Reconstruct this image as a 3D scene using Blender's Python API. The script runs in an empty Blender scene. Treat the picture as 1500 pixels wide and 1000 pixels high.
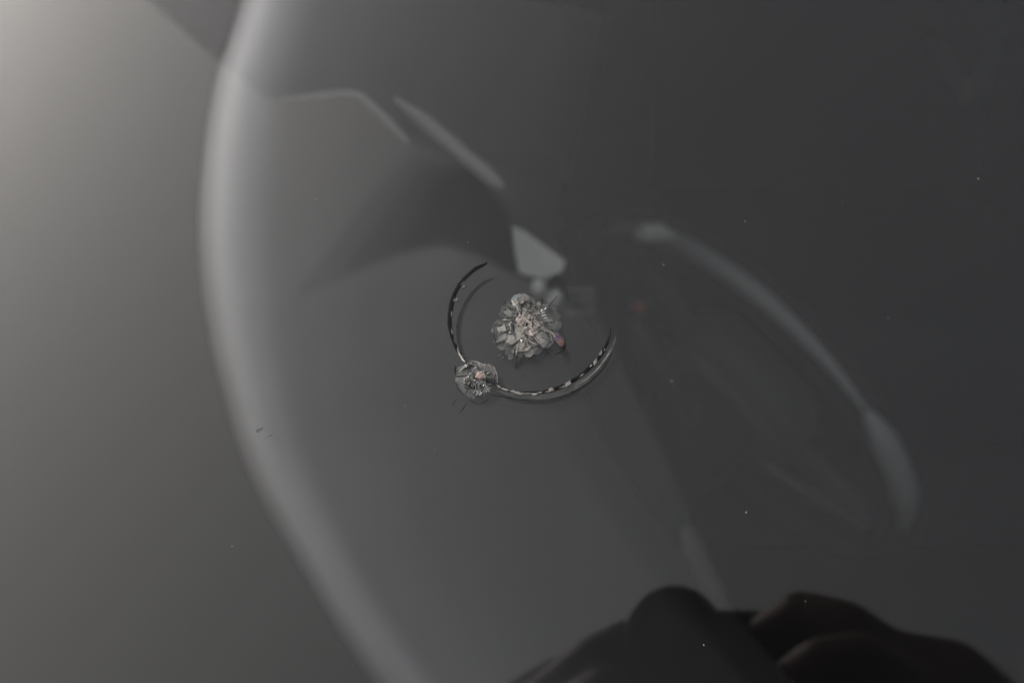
import bpy, bmesh, math, random
from mathutils import Vector, Matrix, noise
sc = bpy.context.scene
col = sc.collection
random.seed(11)
R = math.radians

# ------------------------------------------------------------------ camera, sky, sun, exposure
FPX = 2083.33                      # focal length in pixels of the 1500 x 1000 photograph
CAM = Vector((0, 0, 1.5))
PITCH = R(25)
CR = Vector((1, 0, 0))
CF = Vector((0, math.cos(PITCH), -math.sin(PITCH)))
CU = Vector((0, math.sin(PITCH), math.cos(PITCH)))
cam_data = bpy.data.cameras.new('view')
cam = bpy.data.objects.new('view', cam_data)
col.objects.link(cam)
cam.matrix_world = Matrix(((CR.x, CU.x, -CF.x, CAM.x), (CR.y, CU.y, -CF.y, CAM.y),
                           (CR.z, CU.z, -CF.z, CAM.z), (0, 0, 0, 1)))
cam_data.lens = 50
cam_data.sensor_width = 36
cam_data.clip_start = 0.01
cam_data.clip_end = 2000
cam_data.dof.use_dof = True
cam_data.dof.focus_distance = 0.2528
cam_data.dof.aperture_fstop = 20
sc.camera = cam

SUN_EL, SUN_AZ = R(48), R(-103)    # high in the haze, over the viewer's left shoulder
world = bpy.data.worlds.new('World')
sc.world = world
world.use_nodes = True
nt = world.node_tree
sky = nt.nodes.new('ShaderNodeTexSky')
sky.sky_type = 'NISHITA'
sky.sun_disc = False
sky.sun_elevation = SUN_EL
sky.sun_rotation = SUN_AZ
sky.dust_density = 10
sky.air_density = 3.0
sky.ozone_density = 1.0
hsv = nt.nodes.new('ShaderNodeHueSaturation')
hsv.inputs['Saturation'].default_value = 0.22
nt.links.new(sky.outputs[0], hsv.inputs['Color'])
tint = nt.nodes.new('ShaderNodeMix')           # flat grey haze, a touch less green
tint.data_type = 'RGBA'
tint.blend_type = 'MULTIPLY'
tint.inputs['Factor'].default_value = 1.0
tint.inputs['B'].default_value = (0.985, 0.978, 1.0, 1)
nt.links.new(hsv.outputs[0], tint.inputs['A'])
nt.links.new(tint.outputs['Result'], nt.nodes['Background'].inputs[0])
nt.nodes['Background'].inputs[1].default_value = 0.15

sun_data = bpy.data.lights.new('sun', 'SUN')
sun_data.energy = 1.5
sun_data.angle = R(10)
sun_data.color = (1, 0.96, 0.9)
sun = bpy.data.objects.new('sun', sun_data)
col.objects.link(sun)
SUN_DIR = Vector((math.sin(SUN_AZ) * math.cos(SUN_EL), math.cos(SUN_AZ) * math.cos(SUN_EL), math.sin(SUN_EL)))
sun.rotation_euler = SUN_DIR.to_track_quat('Z', 'Y').to_euler()

sc.view_settings.view_transform = 'Standard'
sc.view_settings.look = 'None'
sc.view_settings.exposure = 0.05
sc.view_settings.gamma = 1
sc.view_settings.use_curve_mapping = False
sc.render.engine = 'CYCLES'
sc.cycles.transparent_max_bounces = 32
sc.cycles.max_bounces = 7
sc.cycles.diffuse_bounces = 2
sc.cycles.glossy_bounces = 4
sc.cycles.use_denoising = True

# ------------------------------------------------------------------ places
GN = (-0.1128 * CR + 0.204 * CU - CF).normalized()      # windshield normal, outwards
GD = 0.25                                               # viewer to glass
GO = CAM - GD * GN
GU = (Vector((0, 0, 1)) - GN * GN.z).normalized()       # up the glass
GR = GU.cross(GN).normalized()                          # across the glass


def ray(px, py):
    return CF + (px - 750) / FPX * CR - (py - 500) / FPX * CU


def pl(px, py, off=0.0):
    """a point on the outer face of the glass (off metres above it)"""
    d = ray(px, py)
    t = -(GD - off) / d.dot(GN)
    return CAM + d * t


def at(px, py, depth):
    """a point inside the cab, depth metres ahead of the viewer"""
    return CAM + ray(px, py) * depth


def mir(px, py, length):
    """a point outside the cab that the glass mirrors, length metres along the light's path"""
    d = ray(px, py).normalized()
    t = -GD / d.dot(GN)
    g = CAM + d * t
    r = d - 2 * d.dot(GN) * GN
    return g + r * (length - t)


def mir_z(px, py, z):
    d = ray(px, py).normalized()
    t = -GD / d.dot(GN)
    g = CAM + d * t
    r = d - 2 * d.dot(GN) * GN
    return g + r * ((z - g.z) / r.z)


# ------------------------------------------------------------------ helpers
def mat(name, base=(0.5, 0.5, 0.5), rough=0.5, spec=0.5, metal=0.0, bump=0.0, scale=40, vary=0.0, coat=0.0):
    m = bpy.data.materials.new(name)
    m.use_nodes = True
    t = m.node_tree
    b = t.nodes['Principled BSDF']
    b.inputs['Base Color'].default_value = (*base, 1)
    b.inputs['Roughness'].default_value = rough
    b.inputs['Metallic'].default_value = metal
    b.inputs['Specular IOR Level'].default_value = spec
    b.inputs['Coat Weight'].default_value = coat
    tc = t.nodes.new('ShaderNodeTexCoord')
    if vary:
        n = t.nodes.new('ShaderNodeTexNoise')
        n.inputs['Scale'].default_value = scale * 0.35
        n.inputs['Detail'].default_value = 5
        t.links.new(tc.outputs['Object'], n.inputs['Vector'])
        mx = t.nodes.new('ShaderNodeMix')
        mx.data_type = 'RGBA'
        mx.inputs['A'].default_value = (*[c * (1 - vary) for c in base], 1)
        mx.inputs['B'].default_value = (*[min(1, c * (1 + vary)) for c in base], 1)
        t.links.new(n.outputs['Fac'], mx.inputs['Factor'])
        t.links.new(mx.outputs['Result'], b.inputs['Base Color'])
    if bump:
        n2 = t.nodes.new('ShaderNodeTexNoise')
        n2.inputs['Scale'].default_value = scale
        n2.inputs['Detail'].default_value = 6
        t.links.new(tc.outputs['Object'], n2.inputs['Vector'])
        bp = t.nodes.new('ShaderNodeBump')
        bp.inputs['Strength'].default_value = bump
        bp.inputs['Distance'].default_value = 0.2 / scale
        t.links.new(n2.outputs['Fac'], bp.inputs['Height'])
        t.links.new(bp.outputs['Normal'], b.inputs['Normal'])
    return m


def glass_mat(name, tint, film=0.0):
    """clear pane: Fresnel mirror over see-through glass, with a faint pale film added to lift its dark areas"""
    m = bpy.data.materials.new(name)
    m.use_nodes = True
    t = m.node_tree
    t.nodes.remove(t.nodes['Principled BSDF'])
    out = t.nodes['Material Output']
    fr = t.nodes.new('ShaderNodeFresnel')
    fr.inputs['IOR'].default_value = 1.5
    tr = t.nodes.new('ShaderNodeBsdfTransparent')
    tr.inputs['Color'].default_value = (*tint, 1)
    gl = t.nodes.new('ShaderNodeBsdfGlossy')
    gl.inputs['Roughness'].default_value = 0.0
    mx = t.nodes.new('ShaderNodeMixShader')
    t.links.new(fr.outputs[0], mx.inputs[0])
    t.links.new(tr.outputs[0], mx.inputs[1])
    t.links.new(gl.outputs[0], mx.inputs[2])
    last = mx
    if film:  # pale veil over the pane, added to lift its dark areas
        df = t.nodes.new('ShaderNodeBsdfDiffuse')
        df.inputs['Color'].default_value = (0.55, 0.55, 0.57, 1)
        tc = t.nodes.new('ShaderNodeTexCoord')
        n = t.nodes.new('ShaderNodeTexNoise')
        n.inputs['Scale'].default_value = 18
        n.inputs['Detail'].default_value = 6
        t.links.new(tc.outputs['Object'], n.inputs['Vector'])
        mu = t.nodes.new('ShaderNodeMath')
        mu.operation = 'MULTIPLY'
        mu.inputs[1].default_value = film * 2
        t.links.new(n.outputs['Fac'], mu.inputs[0])
        m2 = t.nodes.new('ShaderNodeMixShader')
        t.links.new(mu.outputs[0], m2.inputs[0])
        t.links.new(mx.outputs[0], m2.inputs[1])
        t.links.new(df.outputs[0], m2.inputs[2])
        last = m2
    t.links.new(last.outputs[0], out.inputs['Surface'])
    return m


def flake_mat(name, base, body, rough=0.45, scale=900, vary=0.35):
    """crushed glass: part see-through, part milky, with a glossy broken face"""
    m = bpy.data.materials.new(name)
    m.use_nodes = True
    t = m.node_tree
    b = t.nodes['Principled BSDF']
    out = t.nodes['Material Output']
    b.inputs['Roughness'].default_value = rough
    b.inputs['Specular IOR Level'].default_value = 0.25
    tc = t.nodes.new('ShaderNodeTexCoord')
    n = t.nodes.new('ShaderNodeTexNoise')
    n.inputs['Scale'].default_value = scale
    n.inputs['Detail'].default_value = 6
    t.links.new(tc.outputs['Object'], n.inputs['Vector'])
    mx = t.nodes.new('ShaderNodeMix')
    mx.data_type = 'RGBA'
    mx.inputs['A'].default_value = (*[c * (1 - vary) for c in base], 1)
    mx.inputs['B'].default_value = (*[min(1, c * (1 + vary)) for c in base], 1)
    t.links.new(n.outputs['Fac'], mx.inputs['Factor'])
    t.links.new(mx.outputs['Result'], b.inputs['Base Color'])
    bp = t.nodes.new('ShaderNodeBump')
    bp.inputs['Strength'].default_value = 0.25
    bp.inputs['Distance'].default_value = 0.00025
    t.links.new(n.outputs['Fac'], bp.inputs['Height'])
    t.links.new(bp.outputs['Normal'], b.inputs['Normal'])
    tr = t.nodes.new('ShaderNodeBsdfTransparent')
    tr.inputs['Color'].default_value = (0.93, 0.95, 0.94, 1)
    ms = t.nodes.new('ShaderNodeMixShader')
    mr = t.nodes.new('ShaderNodeMapRange')
    mr.inputs['From Min'].default_value = 0.3
    mr.inputs['From Max'].default_value = 0.7
    mr.inputs['To Min'].default_value = body - min(0.22, body * 0.8)
    mr.inputs['To Max'].default_value = min(1, body + min(0.22, body * 0.8))
    n3 = t.nodes.new('ShaderNodeTexNoise')
    n3.inputs['Scale'].default_value = scale * 0.6
    n3.inputs['Detail'].default_value = 4
    t.links.new(tc.outputs['Object'], n3.inputs['Vector'])
    t.links.new(n3.outputs['Fac'], mr.inputs['Value'])
    t.links.new(mr.outputs[0], ms.inputs[0])
    t.links.new(tr.outputs[0], ms.inputs[1])
    t.links.new(b.outputs[0], ms.inputs[2])
    t.links.new(ms.outputs[0], out.inputs['Surface'])
    return m


def link(name, bm, m, parent=None, smooth=False):
    me = bpy.data.meshes.new(name)
    bm.to_mesh(me)
    bm.free()
    if smooth:
        for p in me.polygons:
            p.use_smooth = True
    me.materials.append(m)
    o = bpy.data.objects.new(name, me)
    col.objects.link(o)
    if parent:
        o.parent = parent
    return o


def thing(name, label=None, cat=None, group=None, parent=None):
    o = bpy.data.objects.new(name, None)
    o.empty_display_size = 0.05
    col.objects.link(o)
    if label:
        o['label'] = label
    if cat:
        o['category'] = cat
    if group:
        o['group'] = group
    if parent:
        o.parent = parent
    return o


def box_bm(o, ax, ay, az, x0, x1, y0, y1, z0, z1, bevel=0.0):
    bm = bmesh.new()
    vs = [bm.verts.new(o + ax * x + ay * y + az * z) for z in (z0, z1) for y in (y0, y1) for x in (x0, x1)]
    for f in ((0, 2, 3, 1), (4, 5, 7, 6), (0, 1, 5, 4), (2, 6, 7, 3), (0, 4, 6, 2), (1, 3, 7, 5)):
        bm.faces.new([vs[i] for i in f])
    bmesh.ops.recalc_face_normals(bm, faces=bm.faces)
    if bevel:
        bmesh.ops.bevel(bm, geom=list(bm.edges), offset=bevel, segments=3, affect='EDGES', profile=0.7)
    return bm


WX, WY, WZ = Vector((1, 0, 0)), Vector((0, 1, 0)), Vector((0, 0, 1))
W0 = Vector((0, 0, 0))


def wbox(x0, x1, y0, y1, z0, z1, bevel=0.0):
    return box_bm(W0, WX, WY, WZ, x0, x1, y0, y1, z0, z1, bevel)


def tube_bm(pts, rad, seg=12, closed=False, caps=True, flat=None, flatn=None):
    """a tube along pts; rad a number or one per point; flat squashes it along flatn"""
    bm = bmesh.new()
    n = len(pts)
    rads = rad if isinstance(rad, (list, tuple)) else [rad] * n
    rings = []
    up = None
    for i, p in enumerate(pts):
        a = pts[(i - 1) % n] if (closed or i > 0) else pts[i]
        b = pts[(i + 1) % n] if (closed or i < n - 1) else pts[i]
        t = (b - a).normalized()
        if up is None:
            up = Vector((0, 0, 1)) if abs(t.z) < 0.9 else Vector((1, 0, 0))
        s = t.cross(up).normalized()
        up = s.cross(t).normalized()
        ring = []
        for k in range(seg):
            q = 2 * math.pi * k / seg
            off = (s * math.cos(q) + up * math.sin(q)) * rads[i]
            if flatn is not None:
                off -= flatn * off.dot(flatn) * (1 - flat)
            ring.append(bm.verts.new(p + off))
        rings.append(ring)
    m = n if closed else n - 1
    for i in range(m):
        r0, r1 = rings[i], rings[(i + 1) % n]
        for k in range(seg):
            bm.faces.new((r0[k], r0[(k + 1) % seg], r1[(k + 1) % seg], r1[k]))
    if caps and not closed:
        bm.faces.new(rings[0][::-1])
        bm.faces.new(rings[-1])
    bmesh.ops.recalc_face_normals(bm, faces=bm.faces)
    return bm


def spline(pts, n):
    """Catmull-Rom through tuples of any length"""
    out = []
    m = len(pts) - 1
    for i in range(n + 1):
        u = i / n * m
        k = min(int(u), m - 1)
        t = u - k
        p = [pts[max(0, min(m, k + j))] for j in (-1, 0, 1, 2)]
        out.append(tuple(0.5 * (2 * p[1][c] + (p[2][c] - p[0][c]) * t
                   + (2 * p[0][c] - 5 * p[1][c] + 4 * p[2][c] - p[3][c]) * t * t
                   + (3 * p[1][c] - p[0][c] - 3 * p[2][c] + p[3][c]) * t ** 3) for c in range(len(p[1]))))
    return out


def prism_bm(top, off):
    """closed prism: outline top, copied by vector off"""
    bm = bmesh.new()
    a = [bm.verts.new(p) for p in top]
    b = [bm.verts.new(p + off) for p in top]
    bm.faces.new(a)
    bm.faces.new(b[::-1])
    for i in range(len(a)):
        j = (i + 1) % len(a)
        bm.faces.new((a[i], b[i], b[j], a[j]))
    bmesh.ops.recalc_face_normals(bm, faces=bm.faces)
    return bm


# ------------------------------------------------------------------ materials
M_GLASS = glass_mat('windshield_glass', (0.95, 0.957, 0.955), film=0.004)
M_TINT = glass_mat('tinted_side_glass', (0.25, 0.26, 0.26))
M_BLACK = mat('black_trim_plastic', (0.012, 0.012, 0.013), 0.6, bump=0.15, scale=300)
M_CABIN = mat('charcoal_lining', (0.010, 0.010, 0.011), 0.9, spec=0.1, bump=0.1, scale=200)
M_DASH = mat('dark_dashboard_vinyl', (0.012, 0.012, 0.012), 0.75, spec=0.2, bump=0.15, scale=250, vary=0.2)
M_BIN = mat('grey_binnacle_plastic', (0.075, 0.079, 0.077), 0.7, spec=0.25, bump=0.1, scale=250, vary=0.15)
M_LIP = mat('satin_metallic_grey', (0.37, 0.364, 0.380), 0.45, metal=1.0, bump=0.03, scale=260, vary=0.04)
M_STRIP = mat('grey_trim_strip', (0.20, 0.206, 0.206), 0.5, spec=0.4)
M_PALE = mat('pale_grey_plastic', (0.42, 0.44, 0.43), 0.5, spec=0.4)
M_WHEEL = mat('steering_wheel_leather', (0.016, 0.016, 0.017), 0.5, spec=0.3, bump=0.05, scale=300)
M_HUB = mat('steering_wheel_hub_plastic', (0.085, 0.085, 0.088), 0.6, spec=0.3)
M_RED = mat('red_button', (0.32, 0.06, 0.03), 0.5)
M_YEL = mat('yellow_tag', (0.09, 0.085, 0.03), 0.6)
M_SEAT = mat('seat_cloth', (0.013, 0.014, 0.016), 0.9, spec=0.1, bump=0.4, scale=400)
M_RUBBER = mat('rubber_seal', (0.015, 0.015, 0.015), 0.7)
M_WHITE = mat('white_van_paint', (0.7, 0.7, 0.7), 0.35, coat=0.4)
M_CAMERA = mat('camera_black', (0.018, 0.020, 0.020), 0.45, bump=0.1, scale=900)
M_LENS = mat('lens_glass_coated', (0.008, 0.012, 0.011), 0.08, spec=0.6)
M_SKIN = mat('skin', (0.085, 0.040, 0.032), 0.55, spec=0.35, bump=0.2, scale=500, vary=0.12)
M_NAIL = mat('nail', (0.34, 0.2, 0.17), 0.35)
M_JACKET = mat('dark_jacket_cloth', (0.02, 0.02, 0.024), 0.9, bump=0.3, scale=400)
M_TROUSER = mat('dark_trouser_cloth', (0.018, 0.02, 0.028), 0.9, bump=0.3, scale=400)
M_HAIR = mat('dark_hair', (0.02, 0.013, 0.01), 0.6)
M_GROUND = mat('asphalt', (0.06, 0.06, 0.06), 0.9, bump=0.5, scale=120, vary=0.3)
M_DUST = mat('pale_road_dust', (0.2, 0.195, 0.19), 0.9)
M_POST = mat('galvanised_post', (0.35, 0.35, 0.36), 0.5, metal=0.6)

# broken glass
F_GREY = flake_mat('broken_glass_grey', (0.26, 0.255, 0.25), 0.30)
F_PALE = flake_mat('broken_glass_pale', (0.31, 0.295, 0.28), 0.55)
F_FAINT = flake_mat('broken_glass_faint', (0.26, 0.265, 0.27), 0.22, rough=0.12)
F_PINK = flake_mat('crushed_glass_pink', (0.34, 0.295, 0.275), 0.82)
F_PINK2 = flake_mat('crushed_glass_rose', (0.32, 0.225, 0.21), 0.8)
F_BRIGHT = flake_mat('broken_glass_glint', (0.86, 0.85, 0.83), 0.9, rough=0.1)  # glint put into the colour as near white
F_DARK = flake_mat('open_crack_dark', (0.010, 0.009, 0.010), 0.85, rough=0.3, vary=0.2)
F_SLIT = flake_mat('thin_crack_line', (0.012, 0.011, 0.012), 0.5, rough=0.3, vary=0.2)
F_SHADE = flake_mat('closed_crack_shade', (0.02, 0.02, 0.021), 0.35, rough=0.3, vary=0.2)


for m_ in (F_DARK, F_SHADE, F_SLIT):
    m_.node_tree.nodes['Principled BSDF'].inputs['Specular IOR Level'].default_value = 0.05


def film_mat(name, stops, body, axis_from, axis_to):
    """thin-film colours running along a flake"""
    m = flake_mat(name, (0.3, 0.3, 0.3), body, rough=0.2)
    t = m.node_tree
    tc = t.nodes.new('ShaderNodeTexCoord')
    v = t.nodes.new('ShaderNodeVectorMath')
    v.operation = 'SUBTRACT'
    v.inputs[1].default_value = axis_from
    t.links.new(tc.outputs['Object'], v.inputs[0])
    d = axis_to - axis_from
    w = t.nodes.new('ShaderNodeVectorMath')
    w.operation = 'DOT_PRODUCT'
    w.inputs[1].default_value = d / d.length_squared
    t.links.new(v.outputs[0], w.inputs[0])
    cr = t.nodes.new('ShaderNodeValToRGB')
    e = cr.color_ramp.elements
    while len(e) < len(stops):
        e.new(0.5)
    for i, (p, c) in enumerate(stops):
        e[i].position = p
        e[i].color = (*c, 1)
    t.links.new(w.outputs['Value'], cr.inputs[0])
    b = t.nodes['Principled BSDF']
    t.links.new(cr.outputs[0], b.inputs['Base Color'])
    return m


# ------------------------------------------------------------------ ground
bm = wbox(-60, 60, -60, 60, -0.05, 0.0)
g = link('ground', bm, M_GROUND)
g['kind'] = 'structure'

# ------------------------------------------------------------------ van cab round the windshield
PW, PH = 0.72, 0.46        # half width and half height of the pane
gl_c = GO + GR * 0.02
top_z = (gl_c + GU * PH).z
top_y = (gl_c + GU * PH).y
bot_z = (gl_c - GU * PH).z
bot_y = (gl_c - GU * PH).y
cabin = thing('van_cabin', 'dark charcoal cabin lining behind the cracked windshield', 'van cabin')
link('floor', wbox(-0.95, 0.95, bot_y - 0.05, 2.9, 0.42, 0.46), M_CABIN, cabin)
link('headliner', wbox(-0.95, 0.95, top_y + 0.10, 2.9, top_z + 0.03, top_z + 0.09), M_CABIN, cabin)
link('rear_panel', wbox(-0.95, 0.95, 2.86, 2.9, 0.46, top_z + 0.03), M_CABIN, cabin)
for s in (-1, 1):
    xa, xb = min(s * 0.91, s * 0.95), max(s * 0.91, s * 0.95)
    link('door_panel', wbox(xa, xb, top_y + 0.10, 2.86, 0.46, 0.98), M_CABIN, cabin)
    link('side_panel', wbox(xa, xb, 1.65, 2.86, 0.98, top_z + 0.03), M_CABIN, cabin)
    link('side_window', wbox(s * 0.93 - 0.002, s * 0.93 + 0.002, top_y + 0.10, 1.65, 0.98, top_z + 0.03), M_TINT, cabin)
    pts = [Vector((s * 0.91, bot_y - 0.1, 0.46)), Vector((s * 0.91, top_y + 0.10, 0.46)), Vector((s * 0.91, top_y + 0.10, top_z + 0.03)),
           Vector((s * 0.91, top_y + 0.02, top_z + 0.03)), Vector((s * 0.91, bot_y - 0.1, bot_z))]
    link('pillar_panel', prism_bm(pts, Vector((s * 0.04, 0, 0))), M_CABIN, cabin)
nose = link('front_panel', wbox(-0.95, 0.95, bot_y - 0.16, bot_y - 0.11, 0.42, bot_z - 0.02, 0.01), M_WHITE, cabin)
link('cowl', wbox(-0.91, 0.91, bot_y - 0.11, bot_y + 0.10, bot_z - 0.10, bot_z - 0.05), M_BLACK, cabin)

# ------------------------------------------------------------------ dashboard with its pale lip
dash = thing('dashboard', 'dark dashboard with a long curved pale rim, blurred behind the glass', 'dashboard')
# deep dark well of the dash under everything
link('lower_panel', box_bm(at(750, 500, 1.02), CR, CU, -CF, -0.35, 0.02, -0.40, 0.40, -0.03, 0.0), M_DASH, dash)
# rounded top pad: its outer edge turns towards the light, its back rolls slowly away to the right
arc = [(368, -80), (352, 0), (334, 60), (317, 110), (300, 200), (290, 310), (292, 400), (303, 480), (321, 560), (366, 700), (450, 850), (545, 1000), (680, 1170), (850, 1370)]
sp = spline(arc, 110)
LD = 0.62
tilts = [(0, -29), (15, -21), (30, -12), (50, 1), (80, 16), (120, 28), (170, 36), (240, 44), (340, 51), (430, 57), (530, 62)]
ss_ = [0, 4, 8, 13, 19, 26, 34, 43, 53, 64, 76, 90, 106, 125, 148, 176, 210, 250, 300, 355, 410, 470, 530]


def tilt_at(q):
    for (a0, b0), (a1, b1) in zip(tilts, tilts[1:]):
        if q <= a1:
            return b0 + (b1 - b0) * (q - a0) / (a1 - a0)
    return tilts[-1][1]


hts = [0.0]
for a0, a1 in zip(ss_, ss_[1:]):
    hts.append(hts[-1] - (a1 - a0) * LD / FPX * math.tan(R(tilt_at((a0 + a1) / 2))))
H150 = hts[ss_.index(148)]
bm = bmesh.new()
rows = []
for i, (x, y) in enumerate(sp):
    x0, y0 = sp[max(0, i - 1)]
    x1, y1 = sp[min(len(sp) - 1, i + 1)]
    tx, ty = x1 - x0, y1 - y0
    L = math.hypot(tx, ty)
    nx, ny = ty / L, -tx / L          # towards the inside (right)
    row = [bm.verts.new(at(x, y, LD + 0.05))]
    nar = 1 - 0.36 * min(1, max(0, (y - 450) / 450))
    for a, h in zip(ss_, hts):
        dp = LD - (h * nar if a <= 148 else h - H150 * (1 - nar))
        a = a * nar if a <= 148 else a - 148 * (1 - nar)
        row.append(bm.verts.new(at(x + nx * a, y + ny * a, dp)))
    rows.append(row)
for i in range(len(rows) - 1):
    for k in range(len(ss_)):
        bm.faces.new((rows[i][k], rows[i][k + 1], rows[i + 1][k + 1], rows[i + 1][k]))
bmesh.ops.recalc_face_normals(bm, faces=bm.faces)
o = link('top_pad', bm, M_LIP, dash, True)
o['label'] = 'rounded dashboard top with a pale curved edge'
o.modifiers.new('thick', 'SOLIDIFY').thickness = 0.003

# outer slope of the dash, left of the rim
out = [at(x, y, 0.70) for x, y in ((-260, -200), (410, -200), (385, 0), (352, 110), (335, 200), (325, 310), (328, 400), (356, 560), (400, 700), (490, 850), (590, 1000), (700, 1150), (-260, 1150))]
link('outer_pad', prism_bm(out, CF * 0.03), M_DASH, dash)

def strip(name, pts, w, depth, m, parent):
    s3 = [at(x, y, depth) for x, y in pts]
    n = len(s3)
    rr = [w * 0.5 * max(0.3, min(1, (i + 1) / (n * 0.3), (n - i) / (n * 0.2))) for i in range(n)]
    return link(name, tube_bm(s3, rr, 10, flat=0.5, flatn=CF), m, parent, True)


strip('trim_strip', spline([(392, 146), (440, 145), (490, 139), (522, 139), (545, 155), (575, 185), (602, 212)], 24), 0.0040, 0.61, M_STRIP, dash)  # bright edge of the mirrored roof, put in as a strip
strip('trim_strip', spline([(578, 144), (620, 176), (665, 214), (705, 248), (740, 277)], 16), 0.0070, 0.64, M_STRIP, dash)

strip('trim_strip', spline([(1003, 770), (1018, 812), (1036, 850), (1058, 892)], 12), 0.012, 0.74, mat('dim_trim_strip', (0.016, 0.016, 0.017), 0.6), dash)
# pale wedge shaped vent, two knobs and a switch bank beside it
vent = [at(x, y, 0.69) for x, y in ((750, 330), (768, 338), (800, 362), (828, 382), (824, 396), (800, 408), (772, 404), (760, 398), (754, 365))]
o = link('vent_wedge', prism_bm(vent, CF * 0.012), M_PALE, dash)
o['label'] = 'pale wedge shaped trim piece of the dashboard'


def knob(px, py, r, depth, m, parent, name='knob'):
    bm = bmesh.new()
    c = at(px, py, depth)
    prf = [(r * 0.9, 0.006), (r, 0.0), (r, -0.004), (r * 0.8, -0.008), (0.0, -0.0085)]
    rings = []
    for rr, z in prf[:-1]:
        rings.append([bm.verts.new(c + (CR * math.cos(q) + CU * math.sin(q)) * rr + CF * z) for q in [2 * math.pi * k / 20 for k in range(20)]])
    for a, b in zip(rings, rings[1:]):
        for k in range(20):
            bm.faces.new((a[k], a[(k + 1) % 20], b[(k + 1) % 20], b[k]))
    bm.faces.new(rings[-1])
    bm.faces.new(rings[0][::-1])
    bmesh.ops.recalc_face_normals(bm, faces=bm.faces)
    return link(name, bm, m, parent, True)


knob(790, 420, 0.0040, 0.69, M_PALE, dash)
knob(812, 436, 0.0044, 0.695, M_PALE, dash)
for y0, y1 in ((420, 432), (434, 448), (451, 463)):
    link('switch', box_bm(at(850, (y0 + y1) / 2, 0.77), CR, CU, -CF, -0.008, 0.008, -0.0022, 0.0022, -0.004, 0.003, 0.001), M_BIN if y0 == 434 else mat('switch_grey', (0.065, 0.068, 0.07), 0.6), dash)

# ------------------------------------------------------------------ steering wheel
wheel = thing('steering_wheel', 'black steering wheel with a glossy rim, tilted and blurred behind the glass', 'steering wheel')
WC = at(1082, 572, 1.30)
wa = (CR * 0.67 - CU * 0.743).normalized()
wb = (0.27 * (CR * 0.743 + CU * 0.67) + 0.963 * -CF).normalized()
wb = (wb - wa * wb.dot(wa)).normalized()
wn = wa.cross(wb).normalized()
if wn.dot(CF) > 0:
    wn = -wn                                # the side of the wheel that faces the windshield
RW = 0.186


def wp(a, b, c=0.0):
    return WC + wa * a + wb * b + wn * c


o = link('rim', tube_bm([wp(RW * math.cos(q), RW * math.sin(q)) for q in [2 * math.pi * k / 96 for k in range(96)]], 0.0165, 16, closed=True), M_WHEEL, wheel, True)


M_RIM_SHINE = mat('rim_highlight_grey', (0.29, 0.30, 0.305), 0.4, spec=0.5)  # pale colour standing in for the sky's shine on the rim
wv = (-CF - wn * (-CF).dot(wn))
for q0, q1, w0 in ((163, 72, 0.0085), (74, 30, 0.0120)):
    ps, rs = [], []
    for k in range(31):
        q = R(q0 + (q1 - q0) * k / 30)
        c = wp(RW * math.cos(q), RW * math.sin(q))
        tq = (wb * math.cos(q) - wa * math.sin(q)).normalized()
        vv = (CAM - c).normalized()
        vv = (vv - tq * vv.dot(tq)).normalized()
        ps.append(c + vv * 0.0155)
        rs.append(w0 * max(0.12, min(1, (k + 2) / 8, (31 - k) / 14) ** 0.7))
    link('rim_highlight', tube_bm(ps, rs, 10), M_RIM_SHINE, wheel, True)


def spoke(name, a0, b0, a1, b1, w0, w1, m, th=0.012, c=0.0):
    d = Vector((a1 - a0, b1 - b0)).normalized()
    nrm = Vector((-d.y, d.x))
    q = [(a0 + nrm.x * w0, b0 + nrm.y * w0), (a1 + nrm.x * w1, b1 + nrm.y * w1), (a1 - nrm.x * w1, b1 - nrm.y * w1), (a0 - nrm.x * w0, b0 - nrm.y * w0)]
    bm = prism_bm([wp(x, y, c + th / 2) for x, y in q], -wn * th)
    bmesh.ops.bevel(bm, geom=list(bm.edges), offset=th * 0.25, segments=2, affect='EDGES')
    return link(name, bm, m, wheel, True)


link('rim_glint', tube_bm([at(932, 347, 1.12), at(945, 342, 1.115), at(965, 340, 1.115), at(986, 346, 1.12)], [0.004, 0.0075, 0.0075, 0.004], 12), mat('rim_glint_grey', (0.66, 0.69, 0.68), 0.4), wheel, True)  # brightest spot of the rim's shine, put in as a pale piece
# hub: rounded pad
hub_o = []
for k in range(28):
    q = 2 * math.pi * k / 28
    hub_o.append((0.078 * math.copysign(abs(math.cos(q)) ** 0.7, math.cos(q)), 0.062 * math.copysign(abs(math.sin(q)) ** 0.7, math.sin(q))))
bm = prism_bm([wp(x, y, 0.03) for x, y in hub_o], -wn * 0.06)
bmesh.ops.bevel(bm, geom=[e for e in bm.edges if abs((e.verts[0].co - e.verts[1].co).dot(wn)) < 1e-5], offset=0.012, segments=3, affect='EDGES')
link('hub', bm, M_HUB, wheel, True)
spoke('spoke', 0.07, 0.01, 0.175, 0.01, 0.022, 0.028, M_HUB)
spoke('spoke', -0.07, 0.01, -0.175, 0.01, 0.022, 0.028, M_HUB)
spoke('spoke', 0.0, -0.05, 0.0, -0.175, 0.020, 0.026, M_HUB)
t0, t1 = at(1113, 676, 1.24), at(1268, 772, 1.24)
o = link('spoke_trim', tube_bm([t0, t0.lerp(t1, 0.5), t1], 0.0042, 10), mat('warm_grey_trim', (0.10, 0.093, 0.085), 0.5), wheel, True)
o = link('stalk', tube_bm([at(930, 470, 1.20), at(945, 510, 1.21), at(975, 560, 1.22), at(1040, 640, 1.26)], [0.008, 0.009, 0.007, 0.006], 10), mat('stalk_plastic', (0.045, 0.045, 0.046), 0.5), wheel, True)
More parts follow.
